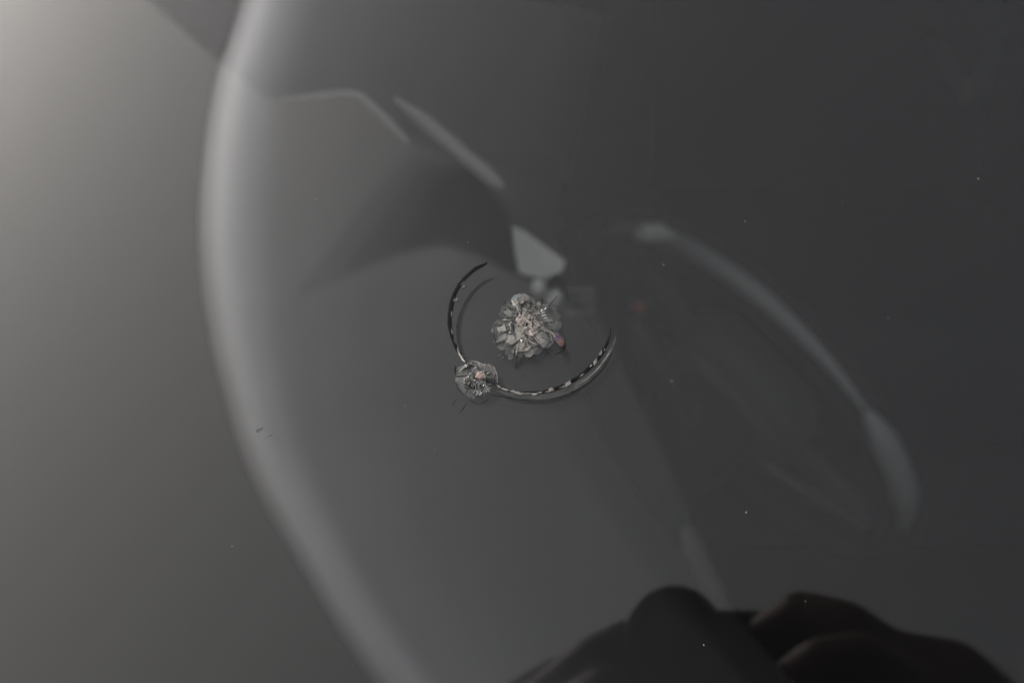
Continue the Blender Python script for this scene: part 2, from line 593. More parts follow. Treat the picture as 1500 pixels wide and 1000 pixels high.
link('button', box_bm(at(936, 450, 1.19), CR, CU, -CF, -0.005, 0.005, -0.005, 0.005, -0.004, 0.004, 0.0015), M_RED, wheel, True)
link('column', tube_bm([wp(0, 0, 0.02), wp(0.0, -0.02, 0.2), wp(0, -0.05, 0.33)], [0.05, 0.045, 0.04], 16), M_DASH, wheel, True)

# ------------------------------------------------------------------ seat behind the wheel
seat = thing('driver_seat', 'dark cloth driver seat deep in the cabin behind the steering wheel', 'seat')
so = at(1230, 430, 2.0)
link('cushion', wbox(so.x - 0.26, so.x + 0.26, so.y - 0.30, so.y + 0.22, 0.62, 0.80, 0.05), M_SEAT, seat, True)
link('backrest', wbox(so.x - 0.25, so.x + 0.25, so.y + 0.20, so.y + 0.34, 0.78, 1.35, 0.05), M_SEAT, seat, True)
link('headrest', wbox(so.x - 0.13, so.x + 0.13, so.y + 0.22, so.y + 0.32, 1.38, 1.55, 0.04), M_SEAT, seat, True)
link('base', wbox(so.x - 0.22, so.x + 0.22, so.y - 0.25, so.y + 0.18, 0.46, 0.63), M_BLACK, seat)
M_BELT = mat('belt_webbing', (0.05, 0.052, 0.056), 0.7)
link('seat_belt', tube_bm([at(1365, 55, 1.9), at(1390, 95, 1.88), at(1418, 150, 1.87)], 0.013, 10, flat=0.3, flatn=CF), M_BELT, seat, True)
link('seat_belt', tube_bm([at(1475, 20, 1.9), at(1452, 70, 1.88), at(1422, 150, 1.87)], 0.013, 10, flat=0.3, flatn=CF), M_BELT, seat, True)
link('belt_tag', box_bm(at(1416, 132, 1.85), CR, CU, -CF, -0.009, 0.009, -0.012, 0.012, -0.004, 0.004, 0.002), M_YEL, seat)

# ------------------------------------------------------------------ windshield
ws = thing('windshield', 'clear windshield glass with two stone chips joined by a curved crack', 'windshield')
TH = 0.0055
link('pane', box_bm(gl_c, GR, GU, GN, -PW, PW, -PH, PH, -TH, 0.0), M_GLASS, ws)
for (x0, x1, y0, y1) in ((-PW - 0.03, PW + 0.03, PH + 0.001, PH + 0.05), (-PW - 0.03, PW + 0.03, -PH - 0.05, -PH - 0.001),
                         (-PW - 0.05, -PW - 0.001, -PH - 0.05, PH + 0.05), (PW + 0.001, PW + 0.05, -PH - 0.05, PH + 0.05)):
    e = 0.0 if y0 * y1 > 0 and abs(y1 - y0) < 0.1 else 0.002
    link('seal', box_bm(gl_c, GR, GU, GN, x0, x1, y0, y1, -0.02 - e, 0.004 + e, 0.003), M_RUBBER, ws)

PX = GD / FPX            # rough size of one photo pixel on the glass, in metres
UP = 0.00012             # broken lips stand just proud of the outer face


def flake_bm(outline, dome=0.0, tilt=(0, 0), off=UP, thick=1.2, rag=0.0):
    """thin broken piece: outline in photo pixels laid on the glass, with its own slope and a raised middle"""
    cx = sum(p[0] for p in outline) / len(outline)
    cy = sum(p[1] for p in outline) / len(outline)
    pts = []
    n = len(outline)
    for i in range(n):
        a, b = outline[i], outline[(i + 1) % n]
        pts.append(a)
        if rag:
            t = 0.5 + random.uniform(-.15, .15)
            dx, dy = b[0] - a[0], b[1] - a[1]
            k = random.uniform(-rag, rag)
            pts.append((a[0] + dx * t - dy * k, a[1] + dy * t + dx * k))
    bm = bmesh.new()

    def hgt(x, y):
        return off + max(0, (x - cx) * tilt[0] + (y - cy) * tilt[1] + abs(tilt[0]) * 8 + abs(tilt[1]) * 8) * PX
    a = [bm.verts.new(pl(x, y, hgt(x, y))) for x, y in pts]
    m = [bm.verts.new(pl(cx + (x - cx) * 0.6, cy + (y - cy) * 0.6, hgt(cx + (x - cx) * .6, cy + (y - cy) * .6) + (dome * 0.25 + random.uniform(0, 0.2)) * PX)) for x, y in pts]
    lo = [bm.verts.new(pl(x, y, off - thick * PX)) for x, y in pts]
    for i in range(len(pts)):
        j = (i + 1) % len(pts)
        bm.faces.new((a[i], a[j], m[j], m[i]))
        bm.faces.new((a[i], lo[i], lo[j], a[j]))
    bm.faces.new(m)
    bmesh.ops.recalc_face_normals(bm, faces=bm.faces)
    return bm


def ribbon(pts, name, m, parent, off=UP, thick=1.0):
    """pts (x, y, width) in photo pixels"""
    L, Rr = [], []
    for i, (x, y, w) in enumerate(pts):
        x0, y0, _ = pts[max(0, i - 1)]
        x1, y1, _ = pts[min(len(pts) - 1, i + 1)]
        tx, ty = x1 - x0, y1 - y0
        l = math.hypot(tx, ty) or 1
        nx, ny = -ty / l, tx / l
        L.append((x + nx * w / 2, y + ny * w / 2))
        Rr.append((x - nx * w / 2, y - ny * w / 2))
    bm = bmesh.new()
    a = [bm.verts.new(pl(x, y, off)) for x, y in L]
    b = [bm.verts.new(pl(x, y, off)) for x, y in Rr]
    c = [bm.verts.new(pl((p[0] + q[0]) / 2, (p[1] + q[1]) / 2, off + 0.4 * thick * PX)) for p, q in zip(L, Rr)]
    for i in range(len(pts) - 1):
        bm.faces.new((a[i], c[i], c[i + 1], a[i + 1]))
        bm.faces.new((c[i], b[i], b[i + 1], c[i + 1]))
        bm.faces.new((a[i], a[i + 1], b[i + 1], b[i]))
    bmesh.ops.recalc_face_normals(bm, faces=bm.faces)
    return link(name, bm, m, parent)


def crumb(x, y, r, m, parent, off=UP, name='crumb'):
    bm = bmesh.new()
    bmesh.ops.create_icosphere(bm, subdivisions=1, radius=1)
    sx, sy, sz = random.uniform(.7, 1.3), random.uniform(.7, 1.3), random.uniform(.25, .5)
    rot = random.uniform(0, 6.28)
    c = pl(x, y, off)
    e1 = CR.lerp(CR, 1) - GN * CR.dot(GN)
    e1.normalize()
    e2 = GN.cross(e1)
    for v in bm.verts:
        j = random.uniform(.7, 1.15)
        q = v.co * j * r * PX
        qx, qy = q.x * sx, q.y * sy
        v.co = c + e1 * (qx * math.cos(rot) - qy * math.sin(rot)) + e2 * (qx * math.sin(rot) + qy * math.cos(rot)) + GN * q.z * sz
    return link(name, bm, m, parent)


def lerp(a, b, t):
    return (a[0] + (b[0] - a[0]) * t, a[1] + (b[1] - a[1]) * t)


def petal(c, p0, p1, r0, r1, bulge):
    """wedge between two boundary points, with a rounded outer edge"""
    o = []
    o.append(lerp(c, p0, r0))
    o.append(lerp(c, p0, r1 * 0.96))
    for t in (0.25, 0.5, 0.75):
        m = lerp(p0, p1, t)
        k = r1 * (1 + bulge * (1 - (2 * t - 1) ** 2))
        o.append(lerp(c, m, k))
    o.append(lerp(c, p1, r1 * 0.96))
    o.append(lerp(c, p1, r0))
    return o


def rt(s):
    return (random.uniform(-s, s), random.uniform(-s, s))


# ---- the large chip
chip = thing('stone_chip', parent=ws)
chip['label'] = 'larger flower shaped stone chip with an iridescent flake'
C1 = (770, 475)
B1 = [(748, 441), (756, 432), (774, 432), (785, 442), (793, 446), (806, 447), (816, 456), (820, 469), (819, 484), (810, 501), (797, 511), (782, 520), (767, 521),
      (756, 520), (750, 526), (743, 521), (740, 513), (727, 505), (723, 491), (722, 477), (733, 466), (732, 456), (741, 446)]
n1 = len(B1)
for i in range(n1):
    p0, p1 = B1[i], B1[(i + 1) % n1]
    m = random.choice([F_GREY, F_FAINT, F_FAINT])
    if i in (5, 6, 7):
        m = F_FAINT
    link('flake', flake_bm(petal(C1, p0, p1, 0.5, 1.0, 0.06), 0.4, rt(0.32), UP, rag=0.05), m, chip)
def crush(c, bound, rings, counts, pick, parent, off, shrink=0.93):
    """crushed plates: a jittered web of cells inside a boundary, each its own flake"""
    def edge_r(q):
        best, res = 9, 1
        for x, y in bound:
            d = abs((math.atan2(y - c[1], x - c[0]) - q + math.pi) % (2 * math.pi) - math.pi)
            if d < best:
                best, res = d, math.hypot(x - c[0], y - c[1])
        return res
    for k in range(len(rings) - 1):
        n = counts[k]
        ph = random.uniform(0, 1)
        jr0 = [rings[k] * random.uniform(.86, 1.14) for _ in range(n)]
        jr1 = [rings[k + 1] * random.uniform(.86, 1.12) for _ in range(n)]
        ja = [2 * math.pi * (i + ph + random.uniform(-.28, .28)) / n for i in range(n)]
        for i in range(n):
            j = (i + 1) % n
            a0, a1 = ja[i], ja[j] + (2 * math.pi if j == 0 else 0)
            am = (a0 + a1) / 2
            pts = []
            for a, r in ((a0, jr0[i]), (a0, jr1[i]), (am, (jr1[i] + jr1[j]) / 2 * random.uniform(.95, 1.12)), (a1, jr1[j]), (a1, jr0[j])):
                e = edge_r(a)
                pts.append((c[0] + math.cos(a) * r * e, c[1] + math.sin(a) * r * e))
            mx_, my_ = sum(p[0] for p in pts) / 5, sum(p[1] for p in pts) / 5
            pts = [(mx_ + (p[0] - mx_) * shrink, my_ + (p[1] - my_) * shrink) for p in pts]
            m = pick(k, am)
            if m:
                link('flake', flake_bm(pts, 0.3, rt(0.22), off, rag=0.07), m, parent)


def pick1(k, a):
    if k == 0:
        return F_PINK
    if k == 1:
        return random.choice([F_PINK, F_PINK, F_PALE])
    if k == 2:
        return random.choice([F_PALE, F_PALE, F_GREY, F_GREY, F_FAINT])
    return random.choice([F_GREY, F_FAINT, F_PALE, None])


crush(C1, B1, [0.08, 0.22, 0.40, 0.60, 0.80], [7, 12, 17, 20], pick1, chip, UP * 2)
# larger plates seen in the lower half
for pg, m in (([(762, 482), (778, 487), (771, 496), (757, 499), (756, 490)], F_PALE), ([(780, 489), (797, 486), (806, 498), (795, 509), (784, 500)], F_GREY),
              ([(735, 489), (752, 491), (757, 500), (748, 505), (738, 499)], F_GREY), ([(769, 500), (783, 500), (788, 512), (773, 517)], F_GREY),
              ([(728, 480), (739, 475), (742, 484), (731, 490)], F_PALE), ([(733, 467), (748, 466), (741, 474), (727, 476)], F_GREY),
              ([(727, 493), (741, 488), (742, 495), (727, 502)], F_GREY)):
    link('flake', flake_bm(pg, 0.6, rt(0.3), UP * 2.5, rag=0.08), m, chip)
# shell shaped flake at the top, dark hollow under it
link('flake', flake_bm([(747, 441), (752, 433), (760, 430), (770, 431), (778, 436), (783, 443), (776, 441), (765, 440), (755, 443)], 0.3, (0.05, -0.2), UP * 3), F_GREY, chip)
film_t = film_mat('iridescent_blue_edge', [(0.0, (0.10, 0.30, 0.50)), (0.45, (0.26, 0.34, 0.42)), (1.0, (0.45, 0.40, 0.40))], 0.6, pl(752, 433), pl(768, 436))
link('flake', flake_bm([(750, 437), (754, 432), (760, 430.5), (765, 433), (758, 436)], 0.2, (0, 0), UP * 3.4), film_t, chip)
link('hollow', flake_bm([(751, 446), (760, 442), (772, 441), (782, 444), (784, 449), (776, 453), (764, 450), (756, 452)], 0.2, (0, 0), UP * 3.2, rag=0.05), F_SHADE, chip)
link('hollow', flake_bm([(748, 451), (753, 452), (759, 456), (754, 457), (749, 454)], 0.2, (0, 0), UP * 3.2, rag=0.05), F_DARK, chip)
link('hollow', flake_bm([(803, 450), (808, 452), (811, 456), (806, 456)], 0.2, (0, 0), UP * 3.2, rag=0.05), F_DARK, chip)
# crushed middle: overlapping plates, then crumbs
for k in range(36):
    a, r = random.uniform(0, 6.28), 16 * math.sqrt(random.random())
    crumb(773 + r * 1.2 * math.cos(a), 473 + r * 0.95 * math.sin(a), random.uniform(0.8, 2.4), random.choice([F_PINK, F_PINK, F_PALE, F_PALE, F_SLIT]), chip, UP * 5)
for k in range(40):
    a, r = random.uniform(0, 6.28), random.uniform(14, 36)
    crumb(767 + r * math.cos(a), 474 + r * math.sin(a), random.uniform(0.8, 2.2), random.choice([F_PALE, F_GREY, F_DARK, F_BRIGHT, F_PINK, F_GREY]), chip, UP * 4)
for k in range(26):      # gritty cluster at the upper side
    crumb(random.uniform(738, 765), random.uniform(450, 470), random.uniform(1.0, 2.4), random.choice([F_PALE, F_GREY, F_GREY, F_DARK]), chip, UP * 4)
# pit: small ring with a hollow
ring = [pl(765 + 5 * math.cos(q), 474 + 5 * math.sin(q), UP * 9) for q in [2 * math.pi * k / 18 for k in range(18)]]
link('pit_rim', tube_bm(ring, 0.8 * PX, 8, closed=True), F_GREY, chip, True)
crumb(765, 474, 2.6, flake_mat('pit_floor', (0.22, 0.15, 0.14), 0.9), chip, UP * 8, 'pit_floor')
# glints at the upper right, put in as near-white ribs
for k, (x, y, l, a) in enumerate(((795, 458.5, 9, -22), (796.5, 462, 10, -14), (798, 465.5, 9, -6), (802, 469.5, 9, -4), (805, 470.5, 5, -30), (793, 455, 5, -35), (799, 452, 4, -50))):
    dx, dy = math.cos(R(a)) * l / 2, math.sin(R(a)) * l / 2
    ribbon([(x - dx, y - dy, 0.4), (x - dx * .3, y - dy * .3, 1.8), (x + dx * .4, y + dy * .4, 1.5), (x + dx, y + dy, 0.3)], 'glint', F_BRIGHT, chip, UP * 5)
# small angular fragments scattered over the plates
def fragments(c, n, r0, r1, squash, parent):
    for k in range(n):
        a, r = random.uniform(0, 6.28), random.uniform(r0, r1)
        x, y, q, ph = c[0] + r * math.cos(a), c[1] + r * math.sin(a) * squash, random.uniform(1.3, 3.6), random.uniform(0, 6.28)
        el = random.uniform(.35, .9)
        pg = []
        for j in range(random.choice((3, 4))):
            b = 2.1 * j + random.uniform(-.4, .4)
            u, v = q * math.cos(b), q * el * math.sin(b)
            pg.append((x + u * math.cos(a) - v * math.sin(a), y + u * math.sin(a) + v * math.cos(a)))
        link('fragment', flake_bm(pg, 0.2, rt(0.3), UP * random.uniform(3, 6), rag=.15), random.choice([F_GREY, F_PALE, F_PALE, F_SLIT, F_SLIT, F_FAINT, F_BRIGHT if k % 5 == 0 else F_GREY]), parent)


fragments(C1, 80, 10, 42, .96, chip)
# hairline splinters and slits between the plates
for k in range(34):
    a = random.uniform(0, 6.28)
    r0, r1 = random.uniform(15, 28), random.uniform(30, 47)
    b = a + random.uniform(-.25, .25)
    x0, y0, x1, y1 = C1[0] + r0 * math.cos(a), C1[1] + r0 * math.sin(a), C1[0] + r1 * math.cos(b), C1[1] + r1 * math.sin(b) * .95
    ribbon([(x0, y0, .2), ((x0 + x1) / 2 + random.uniform(-1, 1), (y0 + y1) / 2 + random.uniform(-1, 1), random.uniform(.5, 1.1)), (x1, y1, .2)], 'splinter' if k % 2 else 'slit', F_PALE if k % 4 == 1 else (F_BRIGHT if k % 4 == 3 and k < 16 else F_SLIT), chip, UP * 6)
# pale legs
for pts in ([(761, 494, 2.5), (759, 505, 2.6), (757, 514, 2.2), (756, 521, .6)], [(773, 502, .8), (772.5, 507, 2), (773, 512, .6)], [(779, 489, .5), (786, 496, 1), (790, 503, .4)],
            [(792, 481, 3), (801, 484, 3.2), (809, 488, 3.0), (813, 494, 1.5)], [(806, 488, 1.2), (808, 496, 1.6), (810, 503, .6)], [(749, 484, 1), (747, 476, 2.2), (750, 470, 1)]):
    ribbon(spline(pts, 8), 'splinter', F_PALE, chip, UP * 5)
# dark radial slits
for pts in ([(727, 488, .5), (732, 486.5, 1.4), (737, 484, .4)], [(726, 504, .4), (733, 499.5, 1.3), (741, 494.5, .4)], [(729, 505, .3), (736, 501, 1.3), (741, 497, .3)],
            [(757, 505, .6), (754, 513, 2.2), (752.5, 519, 1.8), (752, 523, .4)], [(764, 513, .4), (767, 509, 1.2), (772, 505, .4)], [(776, 511, .4), (780, 509, 1.1), (786, 507, .3)],
            [(723, 482, .6), (724, 493, 1.2), (727, 503, .5)], [(803, 449, 1.2), (809, 442, 1.6), (817, 432.5, .5)], [(795, 443, .6), (794, 439.5, 1.4), (795, 437, .4)],
            [(772, 443, .4), (781, 447, 1.4), (789, 456, .5)], [(755, 499, .3), (763, 496, 1), (769, 492, .3)], [(783, 490, .3), (779, 492, 1), (775, 498, .3)],
            [(741, 446, .3), (739, 443, 1), (738, 441, .3)], [(722, 477, .5), (727, 475, 1.3), (731, 474, .3)], [(800, 513, .3), (803, 517, .8), (804, 519, .3)], [(788, 449, .8), (791, 456, 1.2), (793, 466, .4)]):
    ribbon(spline(pts, 6), 'slit', F_SLIT, chip, UP * 6)
# iridescent flake at its right
film_r = film_mat('iridescent_violet_orange', [(0.0, (0.11, 0.10, 0.115)), (0.38, (0.05, 0.032, 0.07)), (0.55, (0.08, 0.042, 0.065)), (0.8, (0.15, 0.08, 0.065)), (1.0, (0.06, 0.05, 0.045))], 0.7, pl(811, 488), pl(825, 507))
link('iridescent_flake', flake_bm([(810, 489), (814, 487.5), (820, 489.5), (824.5, 495), (826.5, 501), (825, 507), (821.5, 508), (817, 503), (813, 498)], 0.8, (0.1, 0.1), UP * 4), film_r, chip)
ribbon(spline([(826, 497, .6), (828.5, 504, 1.8), (825, 512, 2.0), (817, 518, 1.4), (811, 518, .4)], 14), 'slit', F_SHADE, chip, UP * 2)
# faint dark feelers under it
ribbon(spline([(763, 523, 1), (760, 532, 3), (755, 538, 1.5), (752, 537, .4)], 8), 'slit', F_SHADE, chip, UP * 2)
ribbon(spline([(757, 527, .8), (756, 534, 2), (758, 541, .5)], 8), 'slit', F_SHADE, chip, UP * 2)
for pts in ([(738, 521, .3), (736, 524, .8), (734, 526, .2)], [(735, 519, .3), (732, 520, .7), (729, 522, .2)], [(722, 474, .3), (721, 477, 1.6), (724, 478, .5)]):
    ribbon(pts, 'splinter', F_GREY, chip, UP * 4)

# ---- the small chip
chip2 = thing('stone_chip', parent=ws)
chip2['label'] = 'smaller stone chip on the curved crack with a rosy centre'
C2 = (700, 551)
B2 = [(682, 535), (688, 529), (696, 528), (706, 532), (714, 533), (722, 535), (727, 543), (729, 556), (727, 562), (721, 568), (714, 575), (707, 579), (698, 583), (690, 582),
      (682, 578), (674, 571), (670, 563), (667, 553), (668, 542), (674, 536)]
n2 = len(B2)
for i in range(n2):
    p0, p1 = B2[i], B2[(i + 1) % n2]
    m = random.choice([F_GREY, F_GREY, F_FAINT, F_FAINT])
    link('flake', flake_bm(petal(C2, p0, p1, 0.25, 1.0, 0.05), 0.4, rt(0.18), UP, rag=0.05), m, chip2)
crush(C2, B2, [0.2, 0.42, 0.66, 0.9], [8, 12, 15], lambda k, a: random.choice([F_GREY, F_FAINT, F_FAINT, F_PALE if k == 0 else F_GREY, F_SLIT if k else F_GREY, None]), chip2, UP * 2)
for (x, y, r, m) in ((701, 549, 5.4, F_PINK2), (704, 551.5, 4.5, F_PINK2), (699.5, 551.5, 4.2, F_PINK2), (708, 549, 4, F_PALE), (710, 552, 3, F_PALE), (705, 545.5, 3, F_PINK), (708.5, 545, 2.2, F_PALE)):
    crumb(x, y, r, m, chip2, UP * 5, 'crumb')
for k in range(34):
    a, r = random.uniform(0, 6.28), random.uniform(8, 26)
    crumb(699 + r * math.cos(a), 555 + r * math.sin(a) * .9, random.uniform(0.6, 1.5), random.choice([F_PALE, F_GREY, F_DARK, F_BRIGHT, F_GREY]), chip2, UP * 4)
for pts in ([(667, 552, 1.5), (676, 550.5, 1.8), (690, 549, .5)], [(694, 551, .5), (689, 561, 2.2), (683, 573, 1.6), (681, 576, .3)], [(710, 556, .8), (718, 560, 2.2), (728, 563, 1)],
            [(714, 566, .6), (720, 564.5, 2.4), (727, 564, .6)], [(684, 533, 1.6), (691, 535.5, 2.6), (696, 537, .6)], [(676, 544, .6), (683, 539, 2.2), (691, 537, .5)],
            [(668, 535, 1), (666.5, 541, 2.8), (667.5, 550, 1)], [(668, 560, .4), (672, 570, 1.4), (680, 578, .4)], [(697, 560, .4), (698, 567, 1.4), (697, 575, .4)], [(703, 562, .3), (705, 569, 1.2), (704, 575, .3)],
            [(692, 554, .4), (686, 558, 1.2), (681, 563, .4)], [(700, 541, .3), (699, 536, .9), (697, 530, .3)]):
    ribbon(spline(pts, 6), 'slit', F_SLIT, chip2, UP * 6)
fragments(C2, 36, 9, 26, .9, chip2)
for k in range(6):
    x, y = 679 + k * 1.9, 559 + k * 1.2
    ribbon([(x, y, .3), (x + 1.6, y + 2.6, .8), (x + 3, y + 5.2, .2)], 'slit', F_SLIT, chip2, UP * 6)
for pts in ([(709, 559, 1), (713, 567, 1.4), (718, 575, .5)], [(699, 577, .5), (703, 573, 1.4), (706, 576, .5)], [(693, 529, .5), (702, 531, 1.4), (712, 538, .6)], [(722, 536, .4), (727, 545, 1.3), (729, 557, .8), (727, 561, .3)],
            [(714, 532, .3), (718, 536, 1.2), (719, 540, .3)], [(671, 546, .6), (678, 539, 2.2), (686, 533, 1.4)], [(678, 553, .6), (684, 552, 1.6), (689, 547, .8)]):
    ribbon(spline(pts, 6), 'splinter', F_PALE, chip2, UP * 6)
for (x, y) in ((698, 578), (700, 576), (703, 577.5), (705, 575), (683, 553), (680, 555), (686, 551.5)):
    crumb(x, y, 1.2, F_BRIGHT, chip2, UP * 6)
for pts in ([(670, 584, .3), (665, 590, 1.2), (662, 596, .3)], [(684, 589, .4), (679, 597, 1.5), (673, 605, .4)], [(688, 585, .4), (698, 591, 1.4), (709, 589, 1), (716, 583, .4)]):
    ribbon(spline(pts, 6), 'slit', F_SHADE, chip2, UP * 3)

# ---- the curved crack through the small chip
crack = thing('curved_crack', parent=ws)
crack['label'] = 'dark curved crack with pale shards along it'
leftc = [(714, 385, 1.0), (708, 388, 3.4), (696, 394, 3.8), (683, 405, 3.8), (672, 419, 4.0), (664, 436, 4.4), (660, 455, 4.8), (658.5, 472, 4.6), (661, 488, 4.0), (664.5, 500, 3.4), (669, 511, 3.6), (675, 521, 3.4), (682, 531, 2.6)]
rightc = [(727, 564, 2.0), (738, 570, 2.6), (755, 573.5, 3.0), (775, 575.5, 3.4), (795, 574, 3.8), (815, 569, 4.0), (833, 561, 4.2), (850, 550, 4.0), (866, 536, 4.0), (880, 520, 3.8), (888, 505, 3.2), (893, 490, 1.8), (895, 478, .5)]
LC, RC = spline(leftc, 70), spline(rightc, 90)
ribbon([(x, y, w * 1.35 * (1 + .3 * noise.noise(Vector((x * .2, y * .2, 0))))) for x, y, w in LC], 'crack_gap', F_DARK, crack, UP)
ribbon([(x, y, w * 1.3 * (1 + .35 * noise.noise(Vector((x * .2, y * .2, 0))))) for x, y, w in RC], 'crack_gap', F_DARK, crack, UP)
# mirror image of the lower arm, drawn as a pale ribbon with dark edge
fl = spline([(727, 572, 2), (750, 577, 5), (775, 580, 8), (800, 579.5, 10), (825, 573.5, 11), (850, 562, 11), (870, 547, 10), (885, 530, 9), (895, 514, 7), (900, 500, 4), (903, 488, 1)], 70)
ribbon(fl, 'ghost_film', flake_mat('ghost_film_grey', (0.30, 0.29, 0.29), 0.05, rough=0.1), crack, UP * 0.5)
ed = spline([(718, 578, .6), (738, 581, 1.6), (765, 585, 1.6), (790, 586.5, 1.5), (815, 582, 1.4), (840, 573, 1.4), (862, 560, 1.3), (880, 543, 1.2), (893, 525, 1), (901, 505, .6)], 60)
ribbon(ed, 'ghost_edge', F_SHADE, crack, UP)
br = spline([(838, 568, .4), (858, 556, 1.2), (875, 541, 1.8), (888, 524, 2.2), (897, 510, .6)], 24)
ribbon(br, 'splinter', F_FAINT, crack, UP * 3)
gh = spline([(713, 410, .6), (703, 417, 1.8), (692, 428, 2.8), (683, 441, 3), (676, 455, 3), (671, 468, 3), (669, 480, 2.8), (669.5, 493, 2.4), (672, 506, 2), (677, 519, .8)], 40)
ribbon(gh, 'crack_ghost', F_SHADE, crack, -TH * 0.9)  # mirror image of the left arm, drawn as a dark ribbon
# pale shards riding on the crack


def shards(path, spans, side, m, wr, step=1):
    for (i0, i1) in spans:
        pts = []
        for i in range(i0, i1 + 1, step):
            x, y, w = path[min(i, len(path) - 1)]
            t = (i - i0) / max(1, i1 - i0)
            pts.append((x + side[0] + random.uniform(-.3, .3), y + side[1] + random.uniform(-.3, .3), max(.4, wr * math.sin(math.pi * min(.95, max(.08, t))) * random.uniform(.7, 1.2))))
        if len(pts) > 2:
            ribbon(pts, 'shard', m, crack, UP * 4)


shards(LC, [(29, 31), (44, 47), (57, 60)], (1.8, .6), F_PALE, 1.9)
shards(LC, [(20, 23), (35, 38), (49, 54)], (2.0, .4), F_GREY, 1.7)
shards(LC, [(59, 64), (62, 68), (66, 70)], (.2, 0), F_PALE, 3.2)
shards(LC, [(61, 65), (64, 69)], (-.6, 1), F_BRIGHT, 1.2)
shards(RC, [(0, 6), (4, 12), (10, 18), (27, 30), (59, 61), (67, 69)], (-.2, -.3), F_PALE, 2.6)
shards(RC, [(12, 16), (15, 26), (22, 30), (39, 47), (31, 34), (52, 55), (71, 73)], (.3, .9), F_GREY, 2.4)
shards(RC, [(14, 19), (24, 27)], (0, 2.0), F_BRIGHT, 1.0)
for pg in ([(869, 530), (874, 524), (875, 530), (870, 536)], [(877, 518), (881, 512), (882, 517), (879, 521)], [(827, 561), (835, 556), (837, 562), (829, 567)], [(803, 570), (809, 567), (812, 572), (805, 574)], [(676, 421), (681, 417), (680, 421)], [(665, 440), (670, 436), (669, 441)]):
    link('shard', flake_bm(pg, 0.4, rt(.2), UP * 4, rag=.1), F_PALE, crack)

# ---- grit stuck to the glass
for (x, y, r) in ((462, 292, 1.6), (685, 355, 1.3), (984, 558, 1.3), (1093, 750, 1.6), (1031, 944, 1.4), (1301, 465, 1.0), (1433, 262, 1.4), (340, 800, 1.1), (618, 663, 1.0), (651, 194, 1.2),
                  (1042, 260, 1.0), (1091, 324, 1.1), (972, 388, 1.0), (637, 657, .9), (560, 790, .9), (246, 845, .8), (594, 594, .8), (1180, 880, .9), (905, 690, .8), (230, 560, .8)):
    crumb(x, y, r, M_DUST, ws, UP, 'grit')
for k in range(16):
    crumb(random.uniform(20, 1480), random.uniform(20, 980), random.uniform(.4, .7), M_DUST, ws, UP, 'grit')
link('smear', flake_bm([(374, 631), (378, 627), (384, 626), (386, 624), (385, 628), (381, 631), (377, 634)], 0.2, (0, 0), UP, rag=.1), flake_mat('bug_smear', (0.06, 0.055, 0.05), .55), ws)
ribbon([(391, 640, .3), (396, 638, 1.0), (401, 635, .3)], 'smear', F_SHADE, ws)

# ------------------------------------------------------------------ carport roof overhead, mirrored in the glass
port = thing('carport', 'smoked translucent carport roof on posts, mirrored in the windshield', 'carport')
CZ = 3.0


def smoke_mat(name, c, milk):
    m = bpy.data.materials.new(name)
    m.use_nodes = True
    t = m.node_tree
    t.nodes.remove(t.nodes['Principled BSDF'])
    tr = t.nodes.new('ShaderNodeBsdfTransparent')
    tr.inputs['Color'].default_value = (*c, 1)
    tl = t.nodes.new('ShaderNodeBsdfTranslucent')
    tl.inputs['Color'].default_value = (0.75, 0.76, 0.8, 1)
    mx = t.nodes.new('ShaderNodeMixShader')
    mx.inputs[0].default_value = milk
    t.links.new(tr.outputs[0], mx.inputs[1])
    t.links.new(tl.outputs[0], mx.inputs[2])
    t.links.new(mx.outputs[0], t.nodes['Material Output'].inputs['Surface'])
    return m


M_SMOKE = smoke_mat('smoked_milky_sheet', (0.86, 0.86, 0.87), 0.05)
M_DIMMER = smoke_mat('added_dimming_sheet', (0.90, 0.90, 0.905), 0.0)
roofo = [(-150, -300), (220, 2), (300, 72), (388, 143), (440, 142), (522, 136), (602, 212), (690, 250), (752, 330), (820, 400), (880, 470), (960, 640), (1060, 860), (1110, 1010), (1200, 1200), (2100, 1300), (2100, -300)]
rp = [mir_z(x, y, CZ) for x, y in roofo]
link('roof_sheet', prism_bm(rp, Vector((0, 0, 0.012))), M_SMOKE, port)
# extra overlapping wedge sheets, added to darken the mirrored sky in steps
for dz, wedge in ((0.03, [(425, 440), (520, 402), (610, 362), (650, 358), (700, 374), (800, 425), (870, 470), (752, 330), (690, 250), (602, 225), (540, 290)]),
                  (0.06, [(500, 400), (610, 362), (650, 358), (700, 374), (800, 425), (870, 470), (752, 330), (690, 250), (620, 240), (560, 320)]),
                  (0.09, [(585, 372), (650, 358), (700, 374), (800, 425), (870, 470), (752, 330), (690, 250), (640, 260), (610, 320)])):
    link('roof_sheet', prism_bm([mir_z(x, y, CZ + dz) for x, y in wedge], Vector((0, 0, 0.008))), M_DIMMER, port)
xs = [p.x for p in rp]
ys = [p.y for p in rp]
for (x, y) in ((max(xs) - 0.1, max(ys) - 0.1), (max(xs) - 0.1, min(ys) + 0.1)):
    link('post', wbox(x - 0.04, x + 0.04, y - 0.04, y + 0.04, 0.0, CZ - 0.001, 0.005), M_POST, port)

# ------------------------------------------------------------------ photographer's camera (mirrored in the glass)
pc = thing('camera', 'small black camera with a round lens, mirrored at the foot of the glass', 'camera')
LR = 0.0172
CB = -CF


